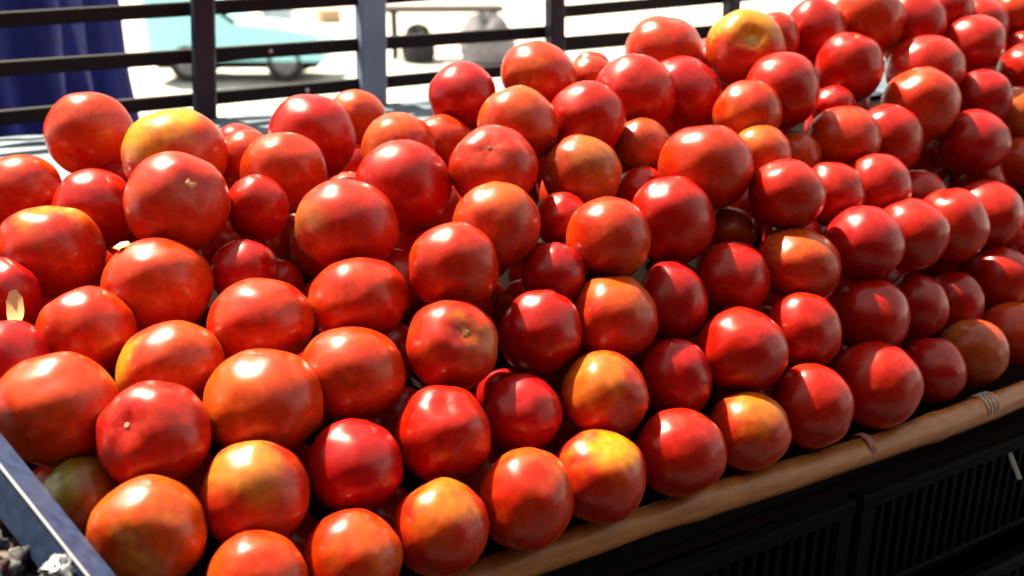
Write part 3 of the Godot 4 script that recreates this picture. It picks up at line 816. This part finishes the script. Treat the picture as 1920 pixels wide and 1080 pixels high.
func build_bag(at: Vector3):
	var st := begin()
	st.set_smooth_group(0)
	var nu := 120; var nv := 70
	var cell := FastNoiseLite.new()
	cell.noise_type = FastNoiseLite.TYPE_CELLULAR
	cell.frequency = 1.0
	cell.cellular_return_type = FastNoiseLite.RETURN_CELL_VALUE
	cell.seed = 5
	var ridge := FastNoiseLite.new()
	ridge.frequency = 1.0
	ridge.fractal_type = FastNoiseLite.FRACTAL_RIDGED
	ridge.fractal_octaves = 4
	var cols := [Color(.01, .012, .03), Color(.012, .012, .02), Color(.16, .01, .015), Color(.20, .21, .24), Color(.015, .06, .04), Color(.03, .035, .06), Color(.01, .01, .015), Color(.12, .04, .05), Color(.10, .10, .10)]
	for j in nv + 1:
		for i in nu:
			var th := PI * j / nv; var ph := TAU * i / nu
			var dir := V(sin(th) * cos(ph), cos(th), sin(th) * sin(ph))
			var q := 0.80 + 0.34 * ridge.get_noise_3dv(dir * 1.9) + 0.12 * fine.get_noise_3dv(dir * 5.0)
			var p := dir * q * V(.062, .036, .055)
			p.y = maxf(p.y, -.027) + .027
			st.set_color(cols[int(absf(cell.get_noise_3dv(dir * V(9, 6, 9) + V(0.9, 0.5, 0.9) * fine.get_noise_3dv(dir * 6.0))) * 97.0) % cols.size()])
			st.add_vertex(p)
	for j in nv:
		for i in nu:
			var a := j * nu + i; var b := j * nu + (i + 1) % nu
			st.add_index(a); st.add_index(b); st.add_index(b + nu)
			st.add_index(a); st.add_index(b + nu); st.add_index(a + nu)
	st.generate_normals()
	var o := put("crumpled_bag", st.commit(), M.bag)
	o.position = at
	tag(o, "crumpled dark plastic bag with red, green and white print below the blue steel bar", "bag")

# ------------------------------------------------------------------ scraps on the heap
func build_scraps():
	var c := base("dried_calyx", V(.3475, 1.1065, -1.025))
	for i in 5:
		var s := put("sepal", flake_mesh(.010, .006, .002, i), M.dry_grey, c)
		s.transform = Transform3D(Basis(Vector3.UP, i * TAU / 5 + .3) * Basis(Vector3.RIGHT, -.35), Basis(Vector3.UP, i * TAU / 5 + .3) * V(0, 0, .0045))
	put("stalk", tube([V(0, 0, 0), V(.001, .004, .0005), V(.003, .008, .001)], [.0016, .0014, .0012], 8), M.dry_grey, c)
	tag(c, "dried grey calyx caught between two pressed tomatoes at the upper right", "calyx")
	var f := put("dried_husk", flake_mesh(.026, .011, .006, 11), M.husk)
	f.transform = Transform3D(Basis(V(1, 0, 0), 1.25) * Basis(V(0, 1, 0), .25), V(-.338, 1.052, -.640))
	tag(f, "curled cream husk stuck between dark tomatoes at the left edge", "husk")
	var g := put("paper_scrap", flake_mesh(.009, .007, .002, 12), M.paper)
	g.transform = Transform3D(Basis(V(1, 0, 0), .6), V(.430, 1.079, -1.050))
	tag(g, "tiny white paper scrap in the dark gap below the orange-glint tomato", "scrap")

# ------------------------------------------------------------------ beyond the fence
func build_background():
	# dark blue cloth over a rack
	var root := base("covered_rack", V(-1.43, 0, -2.05))
	put("cover", drape(.56, 1.72, .30, 31), M.navy, root)
	tag(root, "tall dark blue cloth cover standing behind the fence at the left", "cover")

	# shaded shopfront across the lane, behind the photographer: what the fruit's near sides mirror
	var sb := base("shop_building", V(0, 0, 3.4))
	put("wall", box(V(22, 7.0, .4), .02), M.shop_wall, sb).position = V(0, 3.5, .2)
	put("awning", box(V(20, .06, 1.9), .01, Transform3D(Basis(Vector3.RIGHT, -.22), V(0, 3.0, -.92))), M.awning, sb)
	for x in [-7.2, -2.4, 2.4, 7.2]:
		var sh := put("shutter", box(V(3.6, 2.5, .05), .01), M.shutter, sb)
		sh.position = V(x, 1.25, -.03)
		for k in 12:
			put("slat", box(V(3.5, .17, .03), .008), M.shutter, sh).position = V(0, -1.13 + k * .205, -.035)
	tag(sb, "dark shopfront with shutters and a long awning across the lane", "building")

	# low turquoise vehicle
	var v := base("turquoise_vehicle", V(-2.20, .12, -8.25), .02)
	var prof := PackedVector2Array([Vector2(-.62, .17), Vector2(-.62, .74), Vector2(-.30, .76), Vector2(-.17, .62), Vector2(.05, .45), Vector2(.35, .42), Vector2(.66, .37), Vector2(.74, .25), Vector2(.72, .16)])
	put("body", extrude(prof, .62), M.turquoise, v)
	put("sill", box(V(1.25, .06, .56), .01), M.black, v).position = V(.04, .135, 0)
	for x in [-.33, .42]:
		for z in [-.27, .27]:
			var w := Node3D.new(); w.name = "wheel"; v.add_child(w, true)
			w.position = V(x, .15, z * 1.05)
			var ty := TorusMesh.new(); ty.inner_radius = .085; ty.outer_radius = .15; ty.rings = 24; ty.ring_segments = 10
			put("tyre", ty, M.rubber, w).rotation.x = PI / 2
			var ri := CylinderMesh.new(); ri.top_radius = .09; ri.bottom_radius = .09; ri.height = .04; ri.radial_segments = 20
			put("hub", ri, M.grey_cloth, w).rotation.x = PI / 2
	put("window_edge", bar(V(-.17, .635, .315), V(.07, .455, .315), .03, .02), M.black, v)
	tag(v, "low turquoise vehicle with a sloping front, seen between the fence slats", "vehicle")

	# carton on a dark box, pale drum
	var c := put("dark_box", box(V(.55, .30, .4), .01), M.brown)
	c.position = V(-3.45, .27, -12.1)
	tag(c, "dark brown box on the ground beyond the turquoise vehicle", "box")
	var k := put("carton", box(V(.50, .17, .38), .006), M.carton)
	k.position = V(-3.40, .506, -12.1)
	tag(k, "beige carton lying on the dark brown box beyond the fence", "carton")
	var dr := base("pale_drum", V(-2.78, .12, -12.3))
	var cy := CylinderMesh.new(); cy.top_radius = .19; cy.bottom_radius = .18; cy.height = .62; cy.radial_segments = 28
	put("barrel", cy, M.pale_blue, dr).position.y = .31
	var rg := TorusMesh.new(); rg.inner_radius = .18; rg.outer_radius = .20; rg.rings = 28; rg.ring_segments = 8
	put("hoop", rg, M.pale_blue, dr).position.y = .42
	put("hoop", rg, M.pale_blue, dr).position.y = .2
	tag(dr, "pale blue drum standing right of the beige carton beyond the fence", "drum")

	# low bench with a black bag and a grey sack beside it
	var b := base("low_bench", V(-.62, .12, -9.5), .06)
	put("seat", box(V(1.08, .045, .34), .006), M.brown, b).position.y = .44
	for x in [-.46, .46]:
		for z in [-.12, .12]:
			put("leg", box(V(.05, .417, .05), .004), M.brown, b).position = V(x, .2085, z)
	tag(b, "low dark wooden bench on the bright ground beyond the fence", "bench")
	var s := put("black_bag", sack(.14, .26, 4), M.black_cloth)
	s.position = V(-.83, .12, -9.15)
	tag(s, "small black bag with two ears on the ground before the low bench", "bag")
	var g := put("grey_sack", sack(.23, .34, 9), M.grey_cloth)
	g.position = V(-.22, .12, -9.05)
	tag(g, "pale grey sack leaning at the right end of the low bench", "sack")
	var e := put("small_carton", box(V(.26, .16, .2), .006), M.carton)
	e.position = V(-2.30, .20, -13.0); e.rotation.y = .5
	tag(e, "small tan carton alone on the bright ground, far beyond the fence", "carton")

func sack(r: float, h: float, sd: int) -> ArrayMesh:
	var st := begin()
	st.set_smooth_group(0)
	var nu := 36; var nv := 20
	for j in nv + 1:
		var u := float(j) / nv
		for i in nu:
			var ph := TAU * i / nu
			var w := r * (0.92 + 0.16 * sin(u * PI) - 0.45 * pow(u, 5.0)) * (1.0 + 0.10 * sin(5.0 * ph + sd + u * 2.0) * u + 0.10 * noise.get_noise_3d(cos(ph) * 2.0, u * 3.0 + sd, sin(ph) * 2.0))
			if j == 0 or j == nv: w *= 0.02
			var y := h * u * (1.0 + 0.35 * absf(cos(ph)) * pow(u, 3.0))
			st.add_vertex(V(cos(ph) * w, y, sin(ph) * w * .8))
	for j in nv:
		for i in nu:
			var a := j * nu + i; var b := j * nu + (i + 1) % nu
			st.add_index(a); st.add_index(b + nu); st.add_index(b)
			st.add_index(a); st.add_index(a + nu); st.add_index(b + nu)
	st.generate_normals()
	return st.commit()

func drape(hw: float, h: float, hd: float, sd: int) -> ArrayMesh:
	var st := begin()
	st.set_smooth_group(0)
	var nu := 120; var nv := 40
	for j in nv + 1:
		var u := float(j) / nv
		for i in nu:
			var ph := TAU * i / nu
			var c := cos(ph); var s := sin(ph)
			# rounded rectangle outline with folds that deepen towards the ground
			var e := pow(pow(absf(c), 6.0) + pow(absf(s), 6.0), -1.0 / 6.0)
			var fold := 1.0 + (0.015 + 0.06 * (1.0 - u)) * sin(ph * 17.0 + 2.0 * noise.get_noise_2d(ph * 3.0, u * 2.0) + sd) + 0.05 * noise.get_noise_3d(c * 2.0, u * 3.0, s * 2.0 + sd)
			var k := e * fold * (1.0 + 0.10 * (1.0 - u))
			if u > 0.96: k *= 0.93
			if j == nv: k = 0.01
			st.add_vertex(V(c * hw * k, h * minf(u / 0.98, 1.0), s * hd * k))
	for j in nv:
		for i in nu:
			var a := j * nu + i; var b := j * nu + (i + 1) % nu
			st.add_index(a); st.add_index(b + nu); st.add_index(b)
			st.add_index(a); st.add_index(a + nu); st.add_index(b + nu)
	st.generate_normals()
	return st.commit()

func extrude(poly: PackedVector2Array, wid: float) -> ArrayMesh:
	var st := begin()
	st.set_smooth_group(-1)
	var tri := Geometry2D.triangulate_polygon(poly)
	for s in [-1, 1]:
		for i in range(0, tri.size(), 3):
			var p := []
			for k in 3: p.append(V(poly[tri[i + k]].x, poly[tri[i + k]].y, s * wid / 2))
			var n: Vector3 = (p[1] - p[0]).cross(p[2] - p[0])
			if n.z * s > 0: p.reverse()
			for q in p: st.add_vertex(q)
	for i in poly.size():
		var a := poly[i]; var b := poly[(i + 1) % poly.size()]
		quad(st, V(a.x, a.y, -wid / 2), V(b.x, b.y, -wid / 2), V(b.x, b.y, wid / 2), V(a.x, a.y, wid / 2))
	st.generate_normals()
	return st.commit()

# ------------------------------------------------------------------ materials
func make_materials():
	var skin := StandardMaterial3D.new()
	skin.vertex_color_use_as_albedo = true
	skin.albedo_texture = noise_tex(.03, Color(.72, .72, .72), Color(1, 1, 1), 512, 3, 6)
	skin.roughness = 1.0
	skin.roughness_texture = noise_tex(.010, Color(.23, .23, .23), Color(.35, .35, .35), 512, 8, 4)
	skin.metallic_specular = .44
	skin.subsurf_scatter_enabled = true
	skin.subsurf_scatter_strength = .55
	skin.normal_enabled = true
	skin.normal_texture = noise_tex(.020, Color.BLACK, Color.WHITE, 512, 15, 3, true, 1.0)
	skin.normal_scale = .12
	skin.uv1_triplanar = true
	skin.uv1_scale = Vector3.ONE * 9.0
	M.tomato = skin
	M.tomato_peel = mat(Color(.62, .24, .03), .5)
	M.scar_green = mat(Color(.34, .36, .05), .7)
	M.scar_pale = mat(Color(.50, .22, .08), .7)
	M.scar_brown = mat(Color(.34, .12, .03), .7)
	M.scar_pink = mat(Color(.55, .20, .14), .6)
	M.scar_dark = mat(Color(.10, .03, .02), .8)
	M.dry_grey = mat(Color(.22, .17, .13), .9)
	M.husk = mat(Color(.62, .50, .22), .8)
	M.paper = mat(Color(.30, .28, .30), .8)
	var soot := noise_tex(.02, Color(.55, .5, .5), Color(1, 1, 1), 512, 21, 5)
	M.slat = grain(mat(Color(.008, .006, .009), .55, 0.0, .35), soot, 6.0)
	M.post = grain(mat(Color(.010, .014, .042), .45), soot, 6.0)
	M.post_pale = grain(mat(Color(.20, .30, .46), .5), noise_tex(.01, Color(.85, .85, .85), Color(1, 1, 1), 256, 23, 3), 3.0)
	M.bolt = mat(Color(.75, .75, .75), .3, .6)
	M.blue_steel = grain(mat(Color(.050, .085, .19), .34, 0.0, .4), noise_tex(.03, Color(.5, .5, .55), Color(1, 1, 1), 512, 33, 5), 8.0)
	M.bare_steel = mat(Color(.55, .57, .62), .3, .7)
	M.weld = mat(Color(.35, .36, .40), .35, .5)
	M.wood = wood_mat()
	M.tie = mat(Color(.55, .52, .50), .6)
	M.tie_pink = mat(Color(.42, .20, .16), .6)
	M.black = grain(mat(Color(.003, .003, .004), .6, 0.0, .16), noise_tex(.02, Color(.5, .5, .5), Color(1, 1, 1), 512, 41, 4), 5.0)
	M.white_plastic = mat(Color(.6, .6, .6), .5)
	M.deck = mat(Color(.010, .006, .005), .95, 0.0, .1)
	M.sheet = grain(mat(Color(.09, .145, .20), .55), noise_tex(.01, Color(.75, .75, .8), Color(1, 1, 1), 512, 51, 4), 3.0)
	var bag := StandardMaterial3D.new()
	bag.vertex_color_use_as_albedo = true
	bag.roughness = .5
	bag.metallic_specular = .3
	bag.albedo_color = Color(.65, .65, .65)
	M.bag = bag
	M.navy = grain(mat(Color(.005, .016, .25), .85), noise_tex(.02, Color(.6, .6, .7), Color(1, 1, 1), 512, 61, 4), 2.0)
	M.turquoise = mat(Color(.36, .86, .98), .35)
	M.rubber = mat(Color(.02, .02, .02), .8)
	M.brown = grain(mat(Color(.045, .025, .022), .7), soot, 2.0)
	M.carton = mat(Color(.45, .33, .20), .85)
	M.pale_blue = mat(Color(.42, .55, .68), .5)
	M.black_cloth = mat(Color(.012, .012, .016), .8)
	M.grey_cloth = grain(mat(Color(.32, .34, .40), .85), soot, 3.0)
	M.shop_wall = grain(mat(Color(.10, .08, .065), .85), soot, .8)
	M.awning = mat(Color(.05, .03, .03), .8)
	M.shutter = grain(mat(Color(.035, .035, .045), .6), soot, 1.2)
	M.asphalt = grain(mat(Color(.055, .055, .058), .9), noise_tex(.03, Color(.6, .6, .6), Color(1, 1, 1), 1024, 73, 6), .6)
	M.ground = grain(mat(Color(.58, .56, .54), .9), noise_tex(.008, Color(.78, .77, .76), Color(1, 1, 1), 1024, 71, 6), .35)

func wood_mat() -> StandardMaterial3D:
	var m := StandardMaterial3D.new()
	m.roughness = .38
	m.albedo_color = Color(.44, .17, .045).linear_to_srgb()
	m.albedo_texture = noise_tex(.02, Color(.72, .66, .60), Color(1, 1, 1), 512, 81, 5)
	m.uv1_triplanar = true
	m.uv1_world_triplanar = true
	m.uv1_scale = V(5, 14, 5)
	m.normal_enabled = true
	m.normal_texture = noise_tex(.03, Color.BLACK, Color.WHITE, 512, 83, 4, true, 3.0)
	m.normal_scale = .25
	return m

# ------------------------------------------------------------------ scene
func _ready():
	rng.seed = 20240
	noise.seed = 4; noise.frequency = 1.0; noise.fractal_octaves = 2
	fine.seed = 9; fine.frequency = 1.0; fine.fractal_octaves = 3

	var cam := Camera3D.new()
	cam.name = "camera"
	cam.position = V(0, 1.30, 0)
	cam.rotation_degrees = V(-20, 0, 0)
	cam.fov = 32.0
	cam.near = 0.02
	cam.far = 400.0
	add_child(cam)
	cam.current = true
	var lens := CameraAttributesPhysical.new()
	lens.frustum_focal_length = 41.849
	lens.frustum_focus_distance = 0.72
	lens.exposure_aperture = 8.0
	lens.frustum_near = 0.02
	lens.frustum_far = 400.0
	cam.attributes = lens

	var we := WorldEnvironment.new()
	we.name = "environment"
	var env := Environment.new()
	env.background_mode = Environment.BG_SKY
	var sky := Sky.new()
	var ps := ProceduralSkyMaterial.new()
	ps.sky_top_color = Color(.60, .59, .57)
	ps.sky_horizon_color = Color(.84, .80, .73)
	ps.sky_curve = 0.18
	ps.ground_bottom_color = Color(.45, .43, .41)
	ps.ground_horizon_color = Color(.70, .70, .70)
	sky.sky_material = ps
	env.sky = sky
	env.background_energy_multiplier = 0.72
	env.tonemap_mode = Environment.TONE_MAPPER_LINEAR
	env.tonemap_exposure = 4.3
	env.sdfgi_enabled = true
	env.ssao_enabled = true
	env.ssil_enabled = true
	we.environment = env
	add_child(we)

	var sun := DirectionalLight3D.new()
	sun.name = "sun"
	sun.light_energy = 1.6
	sun.light_color = Color(1.0, .94, .82)
	sun.light_angular_distance = 1.0
	sun.shadow_enabled = true
	add_child(sun)
	sun.look_at_from_position(V(-.38, .83, -.42) * 10.0, Vector3.ZERO)

	make_materials()
	var pm := PlaneMesh.new()
	pm.size = Vector2(300, 300)
	tag(put("road", pm, M.asphalt), "", "", "", "structure")
	# pale paving beyond the cart, one kerb step up
	var pv := put("pavement", box(V(120, .12, 60), .01), M.ground)
	pv.position = V(0, .06, -33.6)
	pv.rotation.y = .0
	tag(pv, "", "", "", "structure")
	build_cart()
	build_crates()
	build_background()
	build_tomatoes()
	build_scraps()
